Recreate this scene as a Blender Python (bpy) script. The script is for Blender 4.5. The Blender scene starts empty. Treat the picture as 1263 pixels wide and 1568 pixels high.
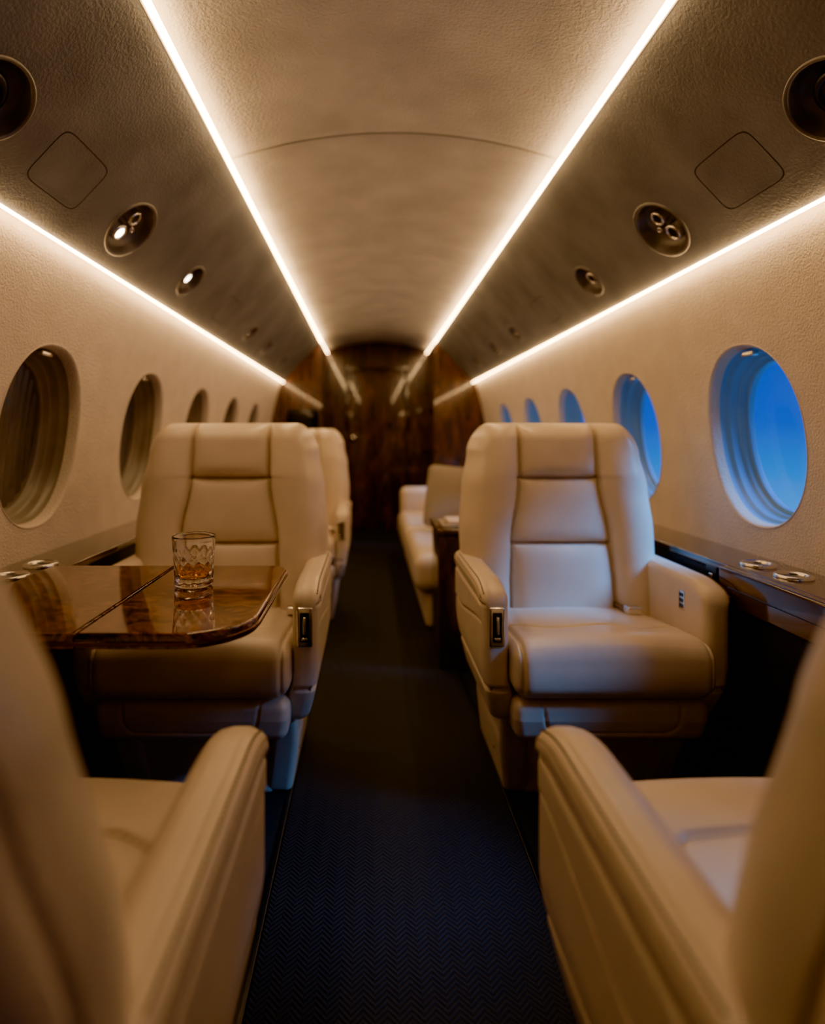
import bpy, math, random
from mathutils import Vector
random.seed(3)
scene = bpy.context.scene
COL = scene.collection

# ---------------------------------------------------------------- helpers
def interp(t, pts):
    if t <= pts[0][0]: return pts[0][1]
    for (a, va), (b, vb) in zip(pts, pts[1:]):
        if t <= b:
            u = (t-a)/(b-a); u = u*u*(3-2*u)
            return va+(vb-va)*u
    return pts[-1][1]
def clamp(v, a=0., b=1.): return max(a, min(b, v))
def gauss(d, s): return math.exp(-(d/s)**2)

def empty(name, loc=(0,0,0), rz=0):
    o = bpy.data.objects.new(name, None); COL.objects.link(o)
    o.location = loc; o.rotation_euler = (0,0,rz); o.empty_display_size = .1
    return o
def obj(name, me, parent=None):
    o = bpy.data.objects.new(name, me); COL.objects.link(o)
    if parent: o.parent = parent
    return o
def mesh(name, vs, fs, mat, smooth=True):
    me = bpy.data.meshes.new(name); me.from_pydata(vs, [], fs); me.update()
    me.materials.append(mat)
    if smooth: me.polygons.foreach_set("use_smooth", [True]*len(me.polygons))
    return me
def mobj(name, vs, fs, mat, parent=None, smooth=True):
    return obj(name, mesh(name, vs, fs, mat, smooth), parent)

def rbox_data(lo, hi, r, n=(4,4,4), k=4, fn=None):
    L = []
    for a, b, m in zip(lo, hi, n):
        rr = min(r, (b-a)/2*.98)
        c = [a+r2 for r2 in [rr-rr*math.tan(math.radians(45)*(1-i/k)) for i in range(k)]]
        c += [a+rr+(b-a-2*rr)*i/m for i in range(m+1)]
        c += [b-rr+rr*math.tan(math.radians(45)*((i+1)/k)) for i in range(k)]
        L.append(c)
    R = min(r, *[(b-a)/2*.98 for a, b in zip(lo, hi)])
    idx = {}; vs = []; fs = []
    def V(i, j, l):
        key = (i, j, l)
        if key not in idx:
            p = Vector((L[0][i], L[1][j], L[2][l]))
            q = Vector([clamp(p[t], lo[t]+R, hi[t]-R) for t in range(3)])
            d = p-q
            if d.length > 1e-9: p = q+d.normalized()*R
            if fn: p = fn(p.x, p.y, p.z)
            idx[key] = len(vs); vs.append(tuple(p))
        return idx[key]
    N = [len(c)-1 for c in L]
    for i in range(N[0]):
        for j in range(N[1]):
            fs.append((V(i,j,0), V(i,j+1,0), V(i+1,j+1,0), V(i+1,j,0)))
            fs.append((V(i,j,N[2]), V(i+1,j,N[2]), V(i+1,j+1,N[2]), V(i,j+1,N[2])))
    for i in range(N[0]):
        for l in range(N[2]):
            fs.append((V(i,0,l), V(i+1,0,l), V(i+1,0,l+1), V(i,0,l+1)))
            fs.append((V(i,N[1],l), V(i,N[1],l+1), V(i+1,N[1],l+1), V(i+1,N[1],l)))
    for j in range(N[1]):
        for l in range(N[2]):
            fs.append((V(0,j,l), V(0,j,l+1), V(0,j+1,l+1), V(0,j+1,l)))
            fs.append((V(N[0],j,l), V(N[0],j+1,l), V(N[0],j+1,l+1), V(N[0],j,l+1)))
    return vs, fs
def rbox(name, lo, hi, r, mat, parent=None, n=(3,3,3), k=4, fn=None):
    vs, fs = rbox_data(lo, hi, r, n, k, fn)
    return mobj(name, vs, fs, mat, parent)

def lathe(prof, seg=64, mod=None):
    vs = []; fs = []
    for (r, z) in prof:
        for s in range(seg):
            a = 2*math.pi*s/seg
            rr = r*(mod(a, z, r) if mod else 1)
            vs.append((rr*math.cos(a), rr*math.sin(a), z))
    for i in range(len(prof)-1):
        for s in range(seg):
            t = (s+1) % seg
            fs.append((i*seg+s, i*seg+t, (i+1)*seg+t, (i+1)*seg+s))
    return vs, fs

# ---------------------------------------------------------------- materials
def newmat(name):
    m = bpy.data.materials.new(name); m.use_nodes = True
    nt = m.node_tree; b = nt.nodes['Principled BSDF']
    return m, nt, b
def sock(b, n, v):
    if n in b.inputs: b.inputs[n].default_value = v
def mat(name, col, rough=.5, metal=0., var=0., vscale=5., bump=0., bscale=100., spec=.5, coat=0., bdist=.002, bump2=0, b2scale=8, sheen=0):
    m, nt, b = newmat(name)
    c = (*col, 1)
    b.inputs['Base Color'].default_value = c
    b.inputs['Roughness'].default_value = rough
    b.inputs['Metallic'].default_value = metal
    sock(b, 'Specular IOR Level', spec); sock(b, 'Coat Weight', coat); sock(b, 'Coat Roughness', .05)
    sock(b, 'Sheen Weight', sheen)
    tc = nt.nodes.new('ShaderNodeTexCoord')
    if var > 0:
        n = nt.nodes.new('ShaderNodeTexNoise'); n.inputs['Scale'].default_value = vscale
        n.inputs['Detail'].default_value = 6
        nt.links.new(tc.outputs['Object'], n.inputs['Vector'])
        r = nt.nodes.new('ShaderNodeValToRGB')
        r.color_ramp.elements[0].position = .3; r.color_ramp.elements[1].position = .7
        r.color_ramp.elements[0].color = tuple(x*(1-var) for x in col)+(1,)
        r.color_ramp.elements[1].color = tuple(min(1, x*(1+var)) for x in col)+(1,)
        nt.links.new(n.outputs[0], r.inputs[0]); nt.links.new(r.outputs[0], b.inputs['Base Color'])
    last = None
    for st, sc, ds in ((bump2, b2scale, .01), (bump, bscale, bdist)):
        if st > 0:
            n = nt.nodes.new('ShaderNodeTexNoise'); n.inputs['Scale'].default_value = sc
            n.inputs['Detail'].default_value = 4
            nt.links.new(tc.outputs['Object'], n.inputs['Vector'])
            bp = nt.nodes.new('ShaderNodeBump'); bp.inputs['Strength'].default_value = st
            bp.inputs['Distance'].default_value = ds
            nt.links.new(n.outputs[0], bp.inputs['Height'])
            if last: nt.links.new(last.outputs[0], bp.inputs['Normal'])
            last = bp
    if last: nt.links.new(last.outputs[0], b.inputs['Normal'])
    return m
def wood(name, c1, c2, scale=(3,3,3), rough=.12, dist=3., nscale=4.):
    m, nt, b = newmat(name)
    tc = nt.nodes.new('ShaderNodeTexCoord'); mp = nt.nodes.new('ShaderNodeMapping')
    mp.inputs['Scale'].default_value = scale
    n = nt.nodes.new('ShaderNodeTexNoise'); n.inputs['Scale'].default_value = nscale
    n.inputs['Detail'].default_value = 10; n.inputs['Distortion'].default_value = dist
    n.inputs['Roughness'].default_value = .65
    r = nt.nodes.new('ShaderNodeValToRGB')
    e = r.color_ramp.elements
    e[0].position = .36; e[0].color = (*c1, 1); e[1].position = .64; e[1].color = (*c2, 1)
    x = e.new(.5); x.color = tuple((a*.6+c*.4) for a, c in zip(c1, c2))+(1,)
    nt.links.new(tc.outputs['Object'], mp.inputs[0]); nt.links.new(mp.outputs[0], n.inputs['Vector'])
    nt.links.new(n.outputs[0], r.inputs[0]); nt.links.new(r.outputs[0], b.inputs['Base Color'])
    b.inputs['Roughness'].default_value = rough
    sock(b, 'Coat Weight', .8); sock(b, 'Coat Roughness', .03)
    return m
def emis(name, col, st):
    m, nt, b = newmat(name)
    b.inputs['Base Color'].default_value = (*col, 1)
    b.inputs['Emission Color'].default_value = (*col, 1)
    b.inputs['Emission Strength'].default_value = st
    return m

LEATHER = mat('cream_leather', (.67,.555,.42), rough=.32, var=.06, vscale=7, bump=.25, bscale=420, bdist=.0006, bump2=.14, b2scale=14)
THREAD = mat('stitch_thread', (.16,.11,.07), rough=.7)
WALLM = mat('wall_suede', (.60,.515,.43), rough=.8, var=.06, vscale=9, bump=1.0, bscale=150, bdist=.004)
CEILM = mat('ceiling_suede', (.54,.495,.44), rough=.75, var=.15, vscale=4.5, bump=1.0, bscale=110, bdist=.005, bump2=.45, b2scale=6)
PANELM = mat('overhead_suede', (.150,.145,.145), rough=.7, var=.25, vscale=5, bump=.6, bscale=120, bdist=.003)
SEAMM = mat('seam_shadow_gap', (.035,.03,.028), rough=.9)
DARK = mat('dark_side_panel', (.012,.011,.011), rough=.55, var=.1)
FLOORM = mat('floor_carpet', (.007,.008,.011), rough=.95, var=.3, vscale=40, bump=.6, bscale=300, bdist=.003)
BURL = wood('burl_walnut', (.022,.006,.002), (.30,.108,.034), scale=(2,2,2), dist=2.6, nscale=8, rough=.06)
WOOD = wood('dark_walnut', (.022,.008,.003), (.12,.042,.016), scale=(5,5,1.2), dist=1.2, nscale=2.2, rough=.22)
WOODL = wood('ledge_walnut', (.018,.006,.0025), (.085,.030,.011), scale=(4,1.2,4), dist=1.0, nscale=3, rough=.12)
CHROME = mat('brushed_chrome', (.75,.72,.68), rough=.18, metal=1)
BLACK = mat('black_plastic', (.01,.01,.01), rough=.3)
SCREEN = mat('tv_screen_glass', (.008,.008,.01), rough=.08)
REVEAL_SKYLIT = mat('window_reveal', (.15,.34,.56), rough=.35, var=.03)  # right-hand reveals: blue sky light painted into the base colour
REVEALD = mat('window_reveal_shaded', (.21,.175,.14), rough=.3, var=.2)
SHADE = mat('pleated_shade_fabric', (.085,.072,.06), rough=.35, var=.4, vscale=3)
BOWL = mat('fixture_bowl', (.13,.115,.105), rough=.35, metal=.3, var=.05)
PILLOW = mat('pillow_fabric', (.28,.235,.18), rough=.9, bump=.4, bscale=200)
COVE = emis('cove_led_ceiling', (1,.62,.26), 80)
COVE2 = emis('cove_led_sidewall', (1,.62,.26), 76)
LENS = emis('lamp_lens', (1,.86,.62), 30)

def carpet():
    m, nt, b = newmat('herringbone_runner')
    N = nt.nodes.new; L = nt.links.new
    tc = N('ShaderNodeTexCoord'); sx = N('ShaderNodeSeparateXYZ'); L(tc.outputs['Object'], sx.inputs[0])
    pp = N('ShaderNodeMath'); pp.operation = 'PINGPONG'; pp.inputs[1].default_value = .024
    ad0 = N('ShaderNodeMath'); ad0.operation = 'ADD'; ad0.inputs[1].default_value = 5
    L(sx.outputs[0], ad0.inputs[0]); L(ad0.outputs[0], pp.inputs[0])
    ad = N('ShaderNodeMath'); ad.operation = 'ADD'; L(sx.outputs[1], ad.inputs[0]); L(pp.outputs[0], ad.inputs[1])
    mu = N('ShaderNodeMath'); mu.operation = 'MULTIPLY'; mu.inputs[1].default_value = 2*math.pi/.014; L(ad.outputs[0], mu.inputs[0])
    si = N('ShaderNodeMath'); si.operation = 'SINE'; L(mu.outputs[0], si.inputs[0])
    mr = N('ShaderNodeMapRange'); mr.inputs[1].default_value = -1; L(si.outputs[0], mr.inputs[0])
    rp = N('ShaderNodeValToRGB'); rp.color_ramp.elements[0].color = (.0045,.005,.0065,1); rp.color_ramp.elements[1].color = (.020,.022,.028,1)
    L(mr.outputs[0], rp.inputs[0]); L(rp.outputs[0], b.inputs['Base Color'])
    bp = N('ShaderNodeBump'); bp.inputs['Strength'].default_value = .6; bp.inputs['Distance'].default_value = .003
    L(mr.outputs[0], bp.inputs['Height']); L(bp.outputs[0], b.inputs['Normal'])
    b.inputs['Roughness'].default_value = .75
    sock(b, 'Specular IOR Level', .35)
    return m
RUNNER = carpet()
def glassmat(name, col, ior=1.5, rough=0.):
    m, nt, b = newmat(name)
    b.inputs['Base Color'].default_value = (*col, 1)
    b.inputs['Transmission Weight'].default_value = 1
    b.inputs['Roughness'].default_value = rough; b.inputs['IOR'].default_value = ior
    return m
CRYSTAL = glassmat('crystal_glass', (1,1,1), 1.5)
WHISKEY = glassmat('whiskey_liquid', (.95,.42,.06), 1.36)
def panemat():
    m, nt, b = newmat('window_pane')
    nt.nodes.remove(b)
    out = nt.nodes['Material Output']
    t = nt.nodes.new('ShaderNodeBsdfTransparent'); g = nt.nodes.new('ShaderNodeBsdfGlossy')
    g.inputs['Roughness'].default_value = .02
    f = nt.nodes.new('ShaderNodeLayerWeight'); f.inputs[0].default_value = .5
    p = nt.nodes.new('ShaderNodeMath'); p.operation = 'POWER'; p.inputs[1].default_value = 5
    q = nt.nodes.new('ShaderNodeMath'); q.operation = 'MULTIPLY_ADD'; q.inputs[1].default_value = .8; q.inputs[2].default_value = .03
    mx = nt.nodes.new('ShaderNodeMixShader')
    nt.links.new(f.outputs['Facing'], p.inputs[0]); nt.links.new(p.outputs[0], q.inputs[0])
    nt.links.new(q.outputs[0], mx.inputs[0]); nt.links.new(t.outputs[0], mx.inputs[1]); nt.links.new(g.outputs[0], mx.inputs[2])
    nt.links.new(mx.outputs[0], out.inputs[0])
    return m
PANE = panemat()

# ---------------------------------------------------------------- room shell
YB, YF, YP, YC = -1.3, 7.15, 6.3, 1.05
ZT = 1.735
def wallX(z):
    return 1.195-.155*(max(0, z-.7)/1.03)**2
def spow(c, e): return math.copysign(abs(c)**e, c)

def surf(name, P, y0, y1, b0, b1, holes, material, flip=False, nb=20):
    vs = []; fs = []
    def grid(ya, yb):
        ny = max(1, int((yb-ya)/.2)); base = len(vs)
        for i in range(ny+1):
            for j in range(nb+1):
                vs.append(P(ya+(yb-ya)*i/ny, b0+(b1-b0)*j/nb))
        for i in range(ny):
            for j in range(nb):
                a = base+i*(nb+1)+j
                fs.append((a, a+1, a+nb+2, a+nb+1))
    cur = y0
    for h in sorted(holes, key=lambda h: h['y']):
        ya, yb = h['y']-h['cw'], h['y']+h['cw']
        if ya > cur+1e-6: grid(cur, ya)
        angs = [2*math.pi*i/96 for i in range(96)]
        for cy in (ya, yb):
            for cb in (b0, b1):
                angs.append(math.atan2(cb-h['b'], cy-h['y']) % (2*math.pi))
        angs = sorted(set(round(a, 6) for a in angs)); M = 8; base = len(vs)
        for a in angs:
            c, s = math.cos(a), math.sin(a)
            n = h['n']
            rr = (abs(c/h['ry'])**n+abs(s/h['rb'])**n)**(-1/n)
            ty = ((yb-h['y'])/c if c > 1e-9 else (ya-h['y'])/c if c < -1e-9 else 1e9)
            tb = ((b1-h['b'])/s if s > 1e-9 else (b0-h['b'])/s if s < -1e-9 else 1e9)
            R = min(ty, tb)
            for k in range(M+1):
                q = rr+(R-rr)*k/M
                vs.append(P(h['y']+q*c, h['b']+q*s))
        K = len(angs)
        for i in range(K):
            j = (i+1) % K
            for k in range(M):
                fs.append((base+i*(M+1)+k, base+i*(M+1)+k+1, base+j*(M+1)+k+1, base+j*(M+1)+k))
        cur = yb
    if y1 > cur: grid(cur, y1)
    if flip: fs = [tuple(reversed(f)) for f in fs]
    return mobj(name, vs, fs, material)

WIN_Y = [0.22, 1.07, 1.93, 2.78, 3.63, 4.48, 5.33]
WZ, WRY, WRZ, WN = 1.14, .236, .298, 2.2
for side, sx in (('right', 1), ('left', -1)):
    holes = [dict(y=y, b=WZ, ry=WRY, rb=WRZ, n=WN, cw=.42) for y in WIN_Y]
    surf('wall_'+side, lambda y, b, sx=sx: (sx*wallX(b), y, b), YB, YF, .70, ZT, holes, WALLM)

wn = 0
for sx in (1, -1):
    for y in WIN_Y:
        wn += 1
        root = empty('window_%d' % wn, (sx*wallX(WZ), y, WZ))
        prof = [(1.012,-.0005),(1.008,-.002),(1.0,-.002),(.985,.004),(.975,.014),(.965,.036),(.955,.058),(.935,.062),(.925,.070),(.915,.092),(.90,.096),(.885,.100),(.88,.118),(.85,.121),(.84,.125),(.835,.14)]
        S = 80
        def wpt(sc, d, a):
            c, s = math.cos(a), math.sin(a)
            rr = (abs(c/WRY)**WN+abs(s/WRZ)**WN)**(-1/WN)*sc
            z = rr*s
            return (sx*(d+wallX(WZ+z)-wallX(WZ)), rr*c, z)
        def rings(pf):
            vs = []; fs = []
            for sc, d in pf:
                for i in range(S): vs.append(wpt(sc, d, 2*math.pi*i/S))
            for k in range(len(pf)-1):
                for i in range(S):
                    j = (i+1) % S
                    fs.append((k*S+i, k*S+j, (k+1)*S+j, (k+1)*S+i))
            return vs, fs
        a_, b_ = rings(prof[:6]); mobj('bezel', a_, b_, WALLM, root)
        a_, b_ = rings(prof[5:]); mobj('reveal', a_, b_, REVEAL_SKYLIT if sx > 0 else REVEALD, root)
        pv = [wpt(.855, .122, 2*math.pi*i/S) for i in range(S)]+[(sx*.122, 0, 0)]
        f = [(i, (i+1) % S, S) for i in range(S)]
        if sx > 0: f = [t[::-1] for t in f]
        mobj('pane', pv, f, PANE, root, smooth=True)
        if sx < 0:
            v = []; f = []; n = 60
            for i in range(n+1):
                yy = -.215+.43*i/n; dx = .004*math.sin(i*1.25)
                for zz in (-.27, -.13, 0, .13, .27):
                    v.append((-.137-dx-(wallX(WZ+zz)-wallX(WZ)), yy, zz))
            for i in range(n):
                for k in range(4): f.append((5*i+k, 5*i+k+1, 5*i+k+6, 5*i+k+5))
            mobj('pleated_shade', v, f, SHADE, root)
        tx = sx*(.035+wallX(WZ+WRZ*.9)-wallX(WZ))
        rbox('shade_tab', (tx-.012, -.03, WRZ*.9-.006), (tx+.012, .03, WRZ*.9+.012), .006, CHROME, root, n=(1,1,1), k=2)
        if sx == 1:
            ld = bpy.data.lights.new('window_sky_portal', 'AREA'); ld.shape = 'RECTANGLE'; ld.size = .62; ld.size_y = .48
            ld.cycles.is_portal = True
            lo = bpy.data.objects.new('window_sky_portal', ld); COL.objects.link(lo)
            lo.parent = root; lo.location = (.17, 0, 0); lo.rotation_euler = (0, math.radians(90), 0)

# ceiling vault with panel seams
def vault(x):
    return 2.285-(2.285-2.170)*(x/.665)**2
seams = [-.2, 2.22, 4.64]
ylist = []
y = YB
while y < YF-1e-6:
    ylist.append(y); y += .12
ylist.append(YF)
for s in seams: ylist += [s-.009, s-.004, s, s+.004, s+.009]
ylist = sorted(ylist)
vs = []; fs = []
NX = 48
for yy in ylist:
    g = max(gauss(yy-s, .004) for s in seams)*.012
    for i in range(NX+1):
        x = -.665+1.33*i/NX
        vs.append((x, yy, vault(x)+g))
for j in range(len(ylist)-1):
    for i in range(NX):
        a = j*(NX+1)+i
        fs.append((a, a+NX+1, a+NX+2, a+1))
mobj('ceiling', vs, fs, CEILM)
SEAMC = mat('ceiling_seam', (.12,.10,.085), rough=.9)
for k, s in enumerate(seams):
    v = []; f = []
    for i in range(NX+1):
        x = -.60+1.2*i/NX
        v += [(x, s-.002, vault(x)-.0006), (x, s+.002, vault(x)-.0006)]
    for i in range(NX): f.append((2*i, 2*i+1, 2*i+3, 2*i+2))
    mobj('trim_ceiling_seam_%d' % (k+1), v, f, SEAMC)

# overhead side panels between the coves
O = (1.012, 1.724); I = (.62, 2.14)
PL = math.hypot(I[0]-O[0], I[1]-O[1]); T = ((I[0]-O[0])/PL, (I[1]-O[1])/PL)
NN = (-T[1], T[0])
def PP(sx, y, b, c=0): return (sx*(O[0]+T[0]*b+NN[0]*c), y, O[1]+T[1]*b+NN[1]*c)
BC = .162
fix = [(-.4,.09,'big'),(1.25,.098,'speaker'),(2.0,.112,'big'),(2.66,.085,'small'),(4.0,.07,'pair'),(4.65,.07,'small'),(5.45,.07,'small')]
pn = 0
for sx in (1, -1):
    pn += 1
    holes = [dict(y=yy, b=BC if k != 'speaker' else .18, ry=r, rb=r*.92, n=2, cw=.2) for yy, r, k in fix]
    surf('trim_overhead_panel_%d' % pn, lambda y, b, sx=sx: PP(sx, y, b), YB, YF, 0, PL, holes, PANELM, nb=4)
    for nm, b0, sgn in (('upper', PL, 1), ('lower', 0, -1)):
        v = []; K = 8
        for yy in (YB, YF):
            for k in range(K+1):
                a = math.pi*k/K
                v.append(PP(sx, yy, b0+sgn*.004*math.sin(a), -.004+.004*math.cos(a)))
        mobj('trim_lip_%s_%d' % (nm, pn), v, [(k, k+1, k+K+2, k+K+1) for k in range(K)], PANELM)
    # light-tight return above the sidewall cove
    v = [(sx*1.010,YB,1.732),(sx*1.010,YF,1.732),(sx*1.06,YF,1.737),(sx*1.06,YB,1.737)]
    mobj('trim_cove_return_%d' % pn, v, [(0,1,2,3)], PANELM, smooth=False)
    for hy in (1.58, 3.3, -.95):
        root = empty('access_hatch')
        def rr_pt(a, ry, rb): return (spow(math.cos(a), 2/7)*ry, spow(math.sin(a), 2/7)*rb)
        S = 96; v = []; f = []
        for c, e in ((.0005, .0), (.0010, .0018), (.0005, .0036)):
            for i in range(S):
                a = 2*math.pi*i/S
                p = rr_pt(a, .122-e, .083-e)
                v.append(PP(sx, hy+p[0], BC+.008+p[1], c))
        for k in range(2):
            for i in range(S):
                j = (i+1) % S; f.append((k*S+i, k*S+j, (k+1)*S+j, (k+1)*S+i))
        mobj('hatch_gap', v, f, SEAMM, root)
    for yy, r, kind in fix:
        bc = BC if kind != 'speaker' else .18
        root = empty({'big':'reading_light','small':'reading_light','pair':'reading_light','speaker':'ceiling_speaker'}[kind])
        S = 64; v = []; f = []
        prof = [(1.07,.0005),(1.06,.004),(1.0,.005),(.96,.001),(.90,-.02),(.75,-.038),(.5,-.046),(.25,-.048),(.001,-.048)]
        for sc, c in prof:
            for i in range(S):
                a = 2*math.pi*i/S
                v.append(PP(sx, yy+r*sc*math.cos(a), bc+r*.92*sc*math.sin(a), c))
        for k in range(len(prof)-1):
            for i in range(S):
                j = (i+1) % S; f.append((k*S+i, k*S+j, (k+1)*S+j, (k+1)*S+i))
        mobj('bowl', v, f, BOWL, root)
        def knob(name, dy, db, rad, c1, m1, m2):
            v = []; f = []; S = 32
            pr = [(rad*1.1,-.05),(rad*1.08,c1-.006),(rad,c1),(rad*.72,c1),(rad*.66,c1-.005)]
            for q, c in pr:
                for i in range(S):
                    a = 2*math.pi*i/S
                    v.append(PP(sx, yy+dy+q*math.cos(a), bc+db+q*math.sin(a), c))
            for k in range(len(pr)-1):
                for i in range(S):
                    j = (i+1) % S; f.append((k*S+i, k*S+j, (k+1)*S+j, (k+1)*S+i))
            mobj(name, v, f, m1, root)
            v = [PP(sx, yy+dy+rad*.68*math.cos(2*math.pi*i/S), bc+db+rad*.68*math.sin(2*math.pi*i/S), c1-.004) for i in range(S)]
            mobj(name+'_face', v, [tuple(range(S))], m2, root, smooth=False)
        lit = (sx == -1)
        if kind == 'big':
            knob('lamp', -.012, -.034, .030, -.012, CHROME, LENS if lit else BLACK)
            knob('air_nozzle', .0, .036, .026, -.012, CHROME, BLACK)
            knob('switch', .045, .0, .010, -.02, CHROME, BLACK)
        elif kind == 'speaker':
            knob('speaker_cone', 0, 0, .05, -.02, BLACK, BLACK)
        elif kind == 'small':
            knob('lamp', 0, 0, .030, -.014, CHROME, LENS if lit else BLACK)
        else:
            knob('lamp', 0, 0, .028, -.01, CHROME, BLACK)
    root = empty('cove_light')
    a, b2 = (sx*.614, 2.142), (sx*.594, 2.146)
    mobj('led_strip', [(a[0],YC,a[1]),(a[0],YF,a[1]),(b2[0],YF,b2[1]),(b2[0],YC,b2[1])], [(0,1,2,3)], COVE, root, smooth=False)
    root = empty('cove_light')
    a, b2 = (sx*1.014, 1.724), (sx*1.011, 1.710)
    mobj('led_strip', [(a[0],YC,a[1]),(a[0],YP,a[1]),(b2[0],YP,b2[1]),(b2[0],YC,b2[1])], [(0,1,2,3)], COVE2, root, smooth=False)

# floor
mobj('floor', [(-1.2,YB,0),(1.2,YB,0),(1.2,YF,0),(-1.2,YF,0)], [(0,1,2,3)], FLOORM, smooth=False)
rbox('floor_aisle_runner', (-.335,YB+.02,-.01), (.335,6.25,.008), .004, RUNNER, None, n=(1,1,1), k=2)
for i, x in enumerate((-.345, .345)):
    rbox('trim_seat_track_%d' % (i+1), (x-.008,YB+.02,-.01), (x+.008,6.25,.005), .002, BLACK, None, n=(1,1,1), k=1)

bv = [(-1.2,YB,0),(1.2,YB,0),(1.2,YB,2.32),(-1.2,YB,2.32)]
mobj('wall_back', bv, [(0,1,2,3)], WOOD, smooth=False)
mobj('wall_front', [(-.7,YF,0),(.7,YF,0),(.7,YF,2.32),(-.7,YF,2.32)], [(3,2,1,0)], WOOD, smooth=False)
for i, sx in enumerate((1, -1)):
    poly = [(.60,0),(1.19,0),(1.192,.85),(1.165,1.15),(1.11,1.46),(1.042,1.725),(1.008,1.732),(.617,2.145),(.60,2.145)]
    v = [(sx*x, YP, z) for x, z in poly]+[(sx*x, YF, z) for x, z in poly]; n = len(poly)
    f = [tuple(range(n)), tuple(range(2*n-1, n-1, -1))]+[(k, (k+1) % n, n+(k+1) % n, n+k) for k in range(n)]
    mobj('wall_partition_%s' % ('right' if sx == 1 else 'left'), v, f, WOOD, smooth=False)
d = empty('door_1', (0, YF-.02, 0))
rbox('door_leaf', (-.34,-.02,0), (.34,.015,1.93), .008, WOOD, d)
for x in (-.36,.36): rbox('door_frame', (x-.02,-.035,0), (x+.02,.015,1.97), .006, WOODL, d)
rbox('door_head', (-.38,-.035,1.94), (.38,.015,1.99), .006, WOODL, d)
vs, fs = lathe([(.001,-.02),(.02,-.02),(.03,-.01),(.034,0),(.03,.012),(.015,.018),(.012,.05)], 32)
o = mobj('door_knob', vs, fs, CHROME, d); o.location = (-.29,-.065,1.12); o.rotation_euler = (math.radians(-90),0,0)
tv = empty('television', (-.80, YP-.02, 1.28))
rbox('bezel', (-.17,-.015,-.15), (.17,.018,.15), .008, BLACK, tv)
rbox('screen', (-.16,-.018,-.14), (.16,-.012,.14), .002, SCREEN, tv)

# side ledges and dark lower panels
for li, (sx, nm) in enumerate(((1,'right'),(-1,'left'))):
    def fx(x, y, z, sx=sx): return Vector((sx*x, y, z))
    root = empty('trim_side_ledge_%d' % (li+1))
    rbox('ledge_top', (1.0,YB+.01,.718), (1.193,6.29,.748), .008, WOODL, root, n=(1,8,1), fn=fx)
    rbox('table_stowage', (.975,.25,.635), (1.02,1.80,.746), .010, WOODL, root, n=(1,4,1), fn=fx)
    rbox('lower_panel', (1.01,YB+.01,0), (1.19,6.29,.725), .01, DARK, root, n=(1,1,1), fn=fx)
    rbox('groove_strip', (.9735,.30,.688), (.980,1.75,.692), .0015, BLACK, root, n=(1,1,1), k=1, fn=fx)
    rbox('latch', (.995,1.84,.66), (1.006,1.90,.73), .004, BLACK, root, n=(1,1,1), fn=fx)
    rbox('latch_button', (.992,1.86,.685), (1.0,1.88,.705), .003, CHROME, root, n=(1,1,1), fn=fx)
    for cy in (1.63, 1.78):
        vs, fs = lathe([(.048,.0005),(.048,.007),(.044,.010),(.037,.010),(.034,.005),(.033,.0005)], 48)
        o = mobj('cup_holder_ring', vs, fs, CHROME, root); o.location = (sx*1.085, cy, .748)
        vs, fs = lathe([(.0001,.0015),(.036,.0015)], 48)
        o = mobj('cup_holder_well', vs, fs, BLACK, root); o.location = (sx*1.085, cy, .748)

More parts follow.
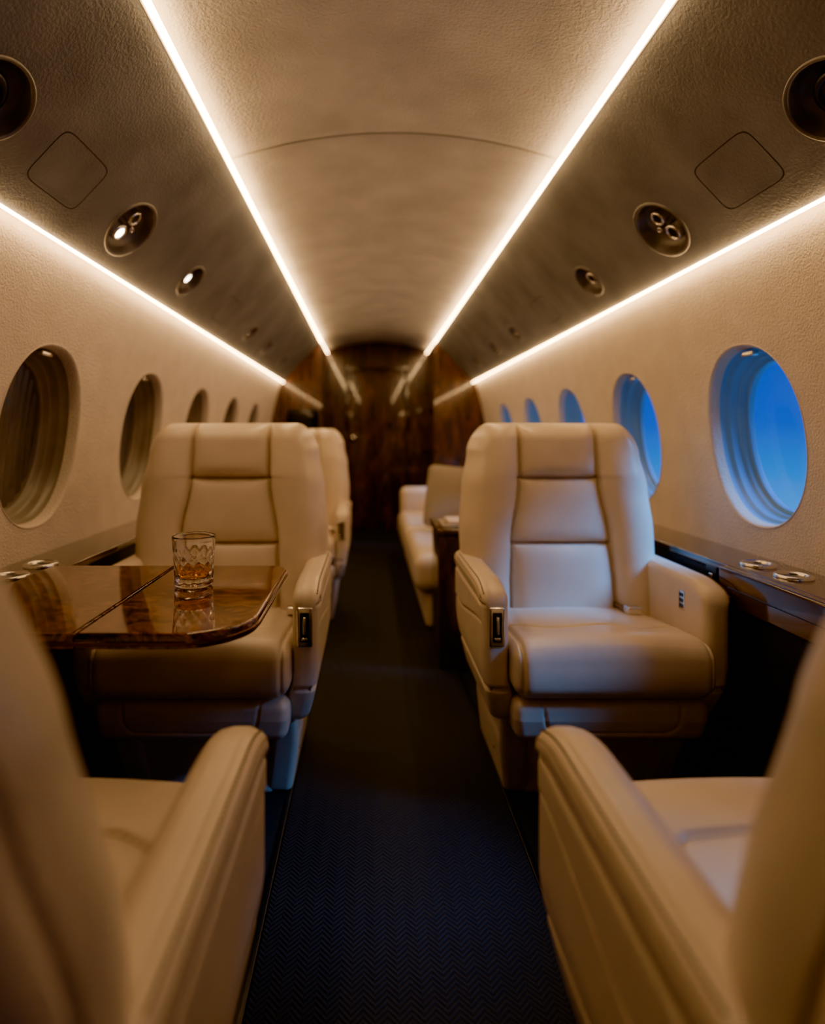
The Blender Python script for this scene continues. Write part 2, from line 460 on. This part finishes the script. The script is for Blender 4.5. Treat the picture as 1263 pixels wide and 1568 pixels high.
# ---------------------------------------------------------------- seats
cache = {}
def seat_parts(A, rec, off):
    """A = sign of local x on which the aisle arm sits; seat faces -y."""
    parts = []
    def add(nm, lo, hi, r, m, n=(3,3,3), k=4, fn=None):
        vs, fs = rbox_data(lo, hi, r, n, k, fn); parts.append((nm, mesh(nm, vs, fs, m)))
    HW = .352
    def xs(z): return interp(z, [(.44,.19),(.60,.186),(.755,.178),(.985,.146),(1.0,.142),(1.19,.140)])
    def hwf(z): return interp(z, [(.40,.93),(.62,.99),(.80,1.0),(.95,.965),(1.08,.90),(1.19,.80)])
    def fb(x, y, z):
        x *= hwf(z); ax = abs(x); w = clamp((.47-y)/.07); s = xs(z); hw = HW*hwf(z)
        ins = clamp((s-ax)/.01+.5)
        inn = (1-(ax/s)**6) if ax < s else 0
        if z > .988: v = (z-.988)/.202; bl = .034*inn*(1-abs(2*v-1)**5)
        elif z > .755: v = (z-.755)/.233; bl = .020*inn*(1-abs(2*v-1)**5)
        else: v = (z-.44)/.315; bl = .026*inn*(1-abs(2*v-1)**5)
        t = clamp((ax-s)/(hw-s))
        bo = .056*(math.sin(math.pi*t)**.6)*(1-.45*clamp((z-1.0)/.19)) if ax > s else 0
        gr = .019*gauss(ax-s, .006)
        for zs in (.988, .755):
            gr += .019*gauss(z-zs, .006)*ins
        y2 = y-w*(bl+bo)+w*gr
        g2 = gauss(y-.475, .006)*.005
        x -= math.copysign(g2, x) if ax > hw*.9 else 0
        y2 += (z-.45)*rec+off
        return Vector((x, y2, z))
    add('backrest', (-HW,.385,.42), (HW,.545,1.19), .062, LEATHER, (130,10,150), 8, fb)
    def fc(x, y, z):
        top = clamp((z-.50)/.04); fr = clamp((.0-y)/.03)
        z2 = z+top*(.016*(1-(x/.285)**2)-.045*clamp(y/.44))
        g = .009*gauss(abs(x)-.262, .0045)*max(top, fr)
        yl = .085+.05*clamp((abs(x)-.16)/.1)
        g2 = .013*gauss(y-yl, .005)*top
        z2 -= top*(g+g2); y2 = y+fr*g
        y2 -= fr*.016*math.sin(math.pi*clamp((z-.39)/.17))
        z2 += top*.007*math.sin(x*23+1)*gauss(y-.1, .05)*.5
        return Vector((x, y2, z2))
    add('seat_cushion', (-.284,-.065,.395), (.284,.50,.560), .048, LEATHER, (100,70,14), 8, fc)
    def fl(x, y, z):
        dx = abs(x)-.19+(z-.33)*-.15; dz = .292-z
        g = 0
        if y < .0:
            din = max(dx, dz)
            rr = math.hypot(max(dx+.03,0), max(dz+.03,0))-.03 if (dx > -.03 and dz > -.03) else din
            g = .006*gauss(rr, .004)*(1 if z < .386 else 0)
        y2 = y+g+.02*clamp((.33-z)/.08)
        return Vector((x*(1-.03*clamp((.33-z)/.06)), y2, z))
    add('leg_rest_panel', (-.28,-.035,.262), (.28,.40,.384), .028, LEATHER, (120,4,34), 6, fl)
    for sgn, nm in ((A,'aisle_arm'), (-A,'window_arm')):
        def fa(x, y, z, sgn=sgn):
            up = clamp((z-.55)/.12)
            z2 = z-up*.035*clamp(1-y/.13)**2
            x2 = x-.040*clamp((.47-z)/.19)**1.4
            y2 = y+.05*clamp((.42-z)/.13)**1.5
            if y > .2: y2 -= .10*clamp((.50-z)/.2)*clamp((y-.2)/.2)
            g = .007*gauss(z2-.648, .0045)+.012*gauss(z-.405, .006)
            if x > .35: x2 -= g
            if y < .006: y2 += .012*gauss(z-.405, .006)
            if x > .35 and y > .03:
                zl = .60-.06*clamp((y-.03)/.35)
                x2 -= .005*gauss(z-zl, .004)
                x2 += .003*clamp((z-zl)/.01)
            x2 += .004*clamp((z-.66)/.02) if x > .30 else 0
            return Vector((sgn*x2, y2, z2))
        vs, fs = rbox_data((.283,0,.285), (.362,.56,.712), .032, (10,50,90), 6, fa)
        if sgn < 0: fs = [tuple(reversed(f)) for f in fs]
        parts.append((nm, mesh(nm, vs, fs, LEATHER)))
        v = []; f = []
        for ang in (22, 48):
            a = math.radians(ang)
            cx = .334+.0338*math.cos(a); cz = .680+.0333*math.sin(a)
            yy = .02
            while yy < .50:
                dz = -.035*clamp(1-yy/.13)**2; dz2 = -.035*clamp(1-(yy+.0065)/.13)**2
                b = len(v); t = .0014
                for q, dd in ((yy, dz), (yy+.0065, dz2)):
                    for e in ((-1,-1),(1,-1),(1,1),(-1,1)):
                        v.append((sgn*(cx+e[0]*t), q, cz+e[1]*t+dd))
                f += [(b,b+1,b+2,b+3),(b+7,b+6,b+5,b+4),(b,b+4,b+5,b+1),(b+1,b+5,b+6,b+2),(b+2,b+6,b+7,b+3),(b+3,b+7,b+4,b)]
                yy += .010
        parts.append((nm+'_stitching', mesh(nm+'_stitching', v, f, THREAD, False)))
    cx = A*.322
    add('control_frame', (cx-.023,-.006,.530), (cx+.023,.012,.645), .006, CHROME, (2,1,4), 3)
    add('control_slot', (cx-.014,-.008,.545), (cx+.014,.004,.632), .004, BLACK, (2,1,4), 2)
    add('control_lever', (cx-.0045,-.014,.568), (cx+.0045,.0,.620), .003, CHROME, (1,1,3), 2)
    add('control_button', (cx-.009,-.011,.550), (cx+.009,.0,.560), .003, CHROME, (1,1,1), 2)
    wx = -A*.284
    add('keypad_plate', (wx-.003,.115,.60), (wx+.003,.150,.66), .0025, CHROME, (1,1,1), 2)
    for i in range(3):
        for j in range(2):
            add('keypad_button', (wx-.0045,.121+.013*j,.607+.017*i), (wx+.0045,.131+.013*j,.619+.017*i), .002, BLACK, (1,1,1), 2)
    for bx in (-A*.20, A*.255):
        add('belt_buckle', (bx-.025,.27,.540), (bx+.025,.31,.566), .006, CHROME, (2,2,1), 3)
        add('belt_strap', (bx-.022,.305,.534), (bx+.022,.41,.547), .003, THREAD, (2,2,1), 2)
    def fp(x, y, z):
        return Vector((x*(1-.05*clamp((.1-z)/.1)), y+.05*clamp((.25-z)/.25)-.012*gauss(z, .03), z))
    add('pedestal', (-.215,.13,0), (.215,.50,.27), .018, LEATHER, (6,4,10), 4, fp)
    for s in (-1, 1):
        def fs_(x, y, z, s=s):
            return Vector((s*(x-.03*clamp((.2-z)/.2)), y+.09*clamp((.27-z)/.27), z))
        vs, fs2 = rbox_data((.205,.085,0), (.290,.50,.30), .022, (4,6,12), 4, fs_)
        if s < 0: fs2 = [tuple(reversed(f)) for f in fs2]
        parts.append(('pedestal_skirt', mesh('pedestal_skirt', vs, fs2, LEATHER)))
    add('pedestal_bolt', (A*.265-.012,.25,.10), (A*.265+.012,.265,.115), .005, CHROME, (1,1,1), 2)
    return parts

def seat(X, Y, rz, A, rec=.13, off=0):
    root = empty('cabin_seat', (X, Y, 0), rz)
    key = (A, rec, off)
    if key not in cache: cache[key] = seat_parts(*key)
    for nm, me in cache[key]:
        obj(nm, me, root)
    return root
seat(.60, 1.70, 0, -1)
seat(-.60, 1.70, 0, 1)
seat(-.58, 3.45, 0, 1)
seat(.535, .94, math.pi, 1, .28, .008)
seat(-.615, .94, math.pi, -1, .34, .0)

# ---------------------------------------------------------------- table
tb = empty('folding_table', (0,0,0))
TX0, TX1, TY0, TY1, TZ = -.975, -.335, 1.07, 1.64, .780
def outline(x0, x1, y0, y1, rs):
    pts = []
    cs = [((x0,y0),(1,1),180),((x1,y0),(-1,1),270),((x1,y1),(-1,-1),0),((x0,y1),(1,-1),90)]
    for (c, d, a0), r in zip(cs, rs):
        cx, cy = c[0]+d[0]*r, c[1]+d[1]*r
        K = 14 if r > .01 else 3
        for i in range(K+1):
            a = math.radians(a0+90*i/K)
            pts.append((cx+r*math.cos(a), cy+r*math.sin(a)))
    return pts
def slab(name, pts, z0, z1, bev, material, parent):
    n = len(pts)
    lay = [(bev, z0),(bev*.3, z0+bev*.3),(0, z0+bev),(0, z1-bev),(bev*.3, z1-bev*.3),(bev, z1)]
    vs = []; fs = []
    for ins, z in lay:
        for i, p in enumerate(pts):
            a = pts[i-1]; b = pts[(i+1) % n]
            t = Vector((b[0]-a[0], b[1]-a[1]))
            t = t.normalized() if t.length > 1e-9 else Vector((1,0))
            nn = Vector((t.y, -t.x))
            vs.append((p[0]-nn.x*ins, p[1]-nn.y*ins, z))
    for k in range(len(lay)-1):
        for i in range(n):
            j = (i+1) % n; fs.append((k*n+i, k*n+j, (k+1)*n+j, (k+1)*n+i))
    fs.append(tuple(range(n-1, -1, -1))); fs.append(tuple((len(lay)-1)*n+i for i in range(n)))
    o = mobj(name, vs, fs, material, parent)
    o.data.polygons[len(fs)-1].use_smooth = False; o.data.polygons[len(fs)-2].use_smooth = False
    return o
slab('table_leaf_outer', outline(-.6285, TX1+.02, TY0, TY1, (.003,.13,.05,.003)), TZ-.030, TZ, .006, BURL, tb)
slab('table_leaf_inner', outline(TX0, -.6295, TY0, TY1, (.02,.003,.003,.02)), TZ-.030, TZ, .006, BURL, tb)
slab('edge_band', outline(TX0-.003, TX1+.024, TY0-.004, TY1+.004, (.02,.134,.054,.02)), TZ-.022, TZ-.014, .002, mat('table_edge_gloss', (.12,.05,.02), rough=.12, metal=.5), tb)
rbox('support_arm', (-.96,1.30,.70), (-.55,1.38,.752), .01, DARK, tb)

# ---------------------------------------------------------------- whiskey glass
g = empty('whiskey_glass', (-.513, 1.415, TZ+.001))
def facet(a, z, r):
    if z < .012 or z > .085: return 1
    w = math.sin(math.pi*clamp((z-.012)/.073))**.5
    u = abs(math.sin(6*a+z*95)); v = abs(math.sin(6*a-z*95))
    return 1-.055*w*(1-min(u, v))*.8
outp = [(.0005,0),(.030,0),(.040,.001),(.0445,.005)]+[(.045+.006*i/40, .008+.112*i/40) for i in range(41)]
inn = [(.0495,.1215),(.048,.120)]+[(.0475-.006*i/12, .118-.092*i/12) for i in range(13)]+[(.036,.022),(.02,.020),(.0005,.020)]
vs = []; fs = []
prof = [(r, z, True) for r, z in outp]+[(r, z, False) for r, z in inn]
S = 144
for r, z, o_ in prof:
    for s in range(S):
        a = 2*math.pi*s/S; rr = r*(facet(a, z, r) if o_ and r > .0445 else 1)
        vs.append((rr*math.cos(a), rr*math.sin(a), z))
for i in range(len(prof)-1):
    for s in range(S):
        t = (s+1) % S; fs.append((i*S+s, i*S+t, (i+1)*S+t, (i+1)*S+s))
mobj('tumbler', vs, fs, CRYSTAL, g)
vs, fs = lathe([(.0005,.0202),(.02,.0202),(.0358,.0222),(.0412,.0275),(.0422,.046),(.0005,.046)], 64)
mobj('whiskey', vs, fs, WHISKEY, g, smooth=False)

# ---------------------------------------------------------------- divan, cabinet
dv = empty('divan_sofa', (0,0,0))
rbox('base', (.24,3.45,.009), (.98,5.55,.24), .03, LEATHER, dv)
rbox('front_arm_panel', (.70,3.36,.10), (.985,3.46,.60), .045, LEATHER, dv, n=(4,3,5), k=5)
for i, (a, b) in enumerate(((3.40,4.44),(4.445,5.50))):
    rbox('seat_cushion_%d' % (i+1), (.17,a,.22), (.82,b,.45), .075, LEATHER, dv, n=(6,6,3), k=6)
for i, (a, b) in enumerate(((3.46,4.12),(4.125,4.80),(4.805,5.50))):
    rbox('back_cushion_%d' % (i+1), (.77,a,.42), (.985,b,.84), .07, LEATHER, dv, n=(4,6,6), k=5)
rbox('far_arm', (.20,5.50,.2), (.98,5.68,.66), .06, LEATHER, dv)
pl = empty('throw_pillow', (.54, 4.3, .685), 0)
def fpil(x, y, z):
    k = 1-.65*max(abs(x)/.24, abs(z)/.24)**3
    return Vector((x, y*k, z))
o = rbox('pillow_body', (-.22,-.09,-.23), (.22,.09,.23), .05, PILLOW, pl, n=(14,4,14), k=4, fn=fpil)
o.rotation_euler = (math.radians(-15), math.radians(6), math.radians(-8))
cb = empty('side_cabinet', (0,0,0))
rbox('carcass', (.25,2.85,.009), (.97,3.22,.66), .008, WOOD, cb)
rbox('cabinet_top', (.235,2.835,.66), (.975,3.235,.69), .008, WOODL, cb)
rbox('door_gap', (.60,2.848,.05), (.604,2.852,.62), .001, BLACK, cb, n=(1,1,1), k=1)
tr = empty('serving_tray', (.36, 3.0, .69))
rbox('tray_base', (-.09,-.12,0), (.09,.12,.012), .005, PILLOW, tr)
rbox('folded_napkin', (-.06,-.08,.012), (.06,.08,.03), .006, LEATHER, tr)

# ---------------------------------------------------------------- lamps
for yy in (2.0, 2.66):
    p = PP(-1, yy, BC, .0)
    sd = bpy.data.lights.new('reading_lamp_beam', 'SPOT'); sd.energy = 6; sd.spot_size = math.radians(50); sd.spot_blend = .9
    sd.color = (1,.80,.56); sd.shadow_soft_size = .02
    so = bpy.data.objects.new('reading_lamp_beam', sd); COL.objects.link(so); so.location = p
    so.rotation_euler = (math.radians(-6), math.radians(-17), 0)
# soft blue twilight arriving from the bright side of the sky
su = bpy.data.lights.new('twilight_sun', 'SUN'); su.energy = 20; su.angle = math.radians(24); su.color = (.06,.34,1)
so = bpy.data.objects.new('twilight_sun', su); COL.objects.link(so); so.location = (4,-1,4)
so.rotation_euler = Vector((-1,.36,-.86)).to_track_quat('-Z', 'Y').to_euler()

# ---------------------------------------------------------------- world: dusk sky, bright on the right of the aircraft
w = bpy.data.worlds.new('dusk_sky'); scene.world = w; w.use_nodes = True
nt = w.node_tree; nt.nodes.clear()
N = nt.nodes.new; L = nt.links.new
tc = N('ShaderNodeTexCoord'); sp = N('ShaderNodeSeparateXYZ'); L(tc.outputs['Generated'], sp.inputs[0])
rz = N('ShaderNodeValToRGB'); mz = N('ShaderNodeMapRange'); mz.inputs[1].default_value = -.35; mz.inputs[2].default_value = .45
L(sp.outputs[2], mz.inputs[0]); L(mz.outputs[0], rz.inputs[0])
e = rz.color_ramp.elements; e[0].position = 0; e[0].color = (.012,.20,.60,1); e[1].position = 1; e[1].color = (.0,.010,.14,1)
x = e.new(.28); x.color = (.012,.20,.62,1)
x = e.new(.46); x.color = (.0,.055,.38,1)
rx = N('ShaderNodeValToRGB'); mxr = N('ShaderNodeMapRange'); mxr.inputs[1].default_value = -.3; mxr.inputs[2].default_value = .3
L(sp.outputs[0], mxr.inputs[0]); L(mxr.outputs[0], rx.inputs[0])
rx.color_ramp.elements[0].color = (.004,.004,.006,1); rx.color_ramp.elements[1].color = (1,1,1,1)
mm = N('ShaderNodeMix'); mm.data_type = 'RGBA'; mm.blend_type = 'MULTIPLY'; mm.inputs[0].default_value = 1
L(rz.outputs[0], mm.inputs[6]); L(rx.outputs[0], mm.inputs[7])
bg = N('ShaderNodeBackground'); bg.inputs[1].default_value = 3.2; L(mm.outputs[2], bg.inputs[0])
ow = N('ShaderNodeOutputWorld'); L(bg.outputs[0], ow.inputs[0])

# ---------------------------------------------------------------- camera
cd = bpy.data.cameras.new('camera'); cam = bpy.data.objects.new('camera', cd); COL.objects.link(cam)
cam.location = (-.09, 0, 1.14); cam.rotation_euler = (math.radians(90), 0, 0)
cd.sensor_fit = 'HORIZONTAL'; cd.sensor_width = 36; cd.lens = 900/1263*36
cd.shift_x = 65.5/1263; cd.shift_y = -116/1263
cd.clip_start = .01; cd.clip_end = 200
cd.dof.use_dof = True; cd.dof.focus_distance = 1.4; cd.dof.aperture_fstop = 1.4
scene.camera = cam
try:
    scene.view_settings.look = 'AgX - Punchy'
except Exception as ex:
    print(ex)
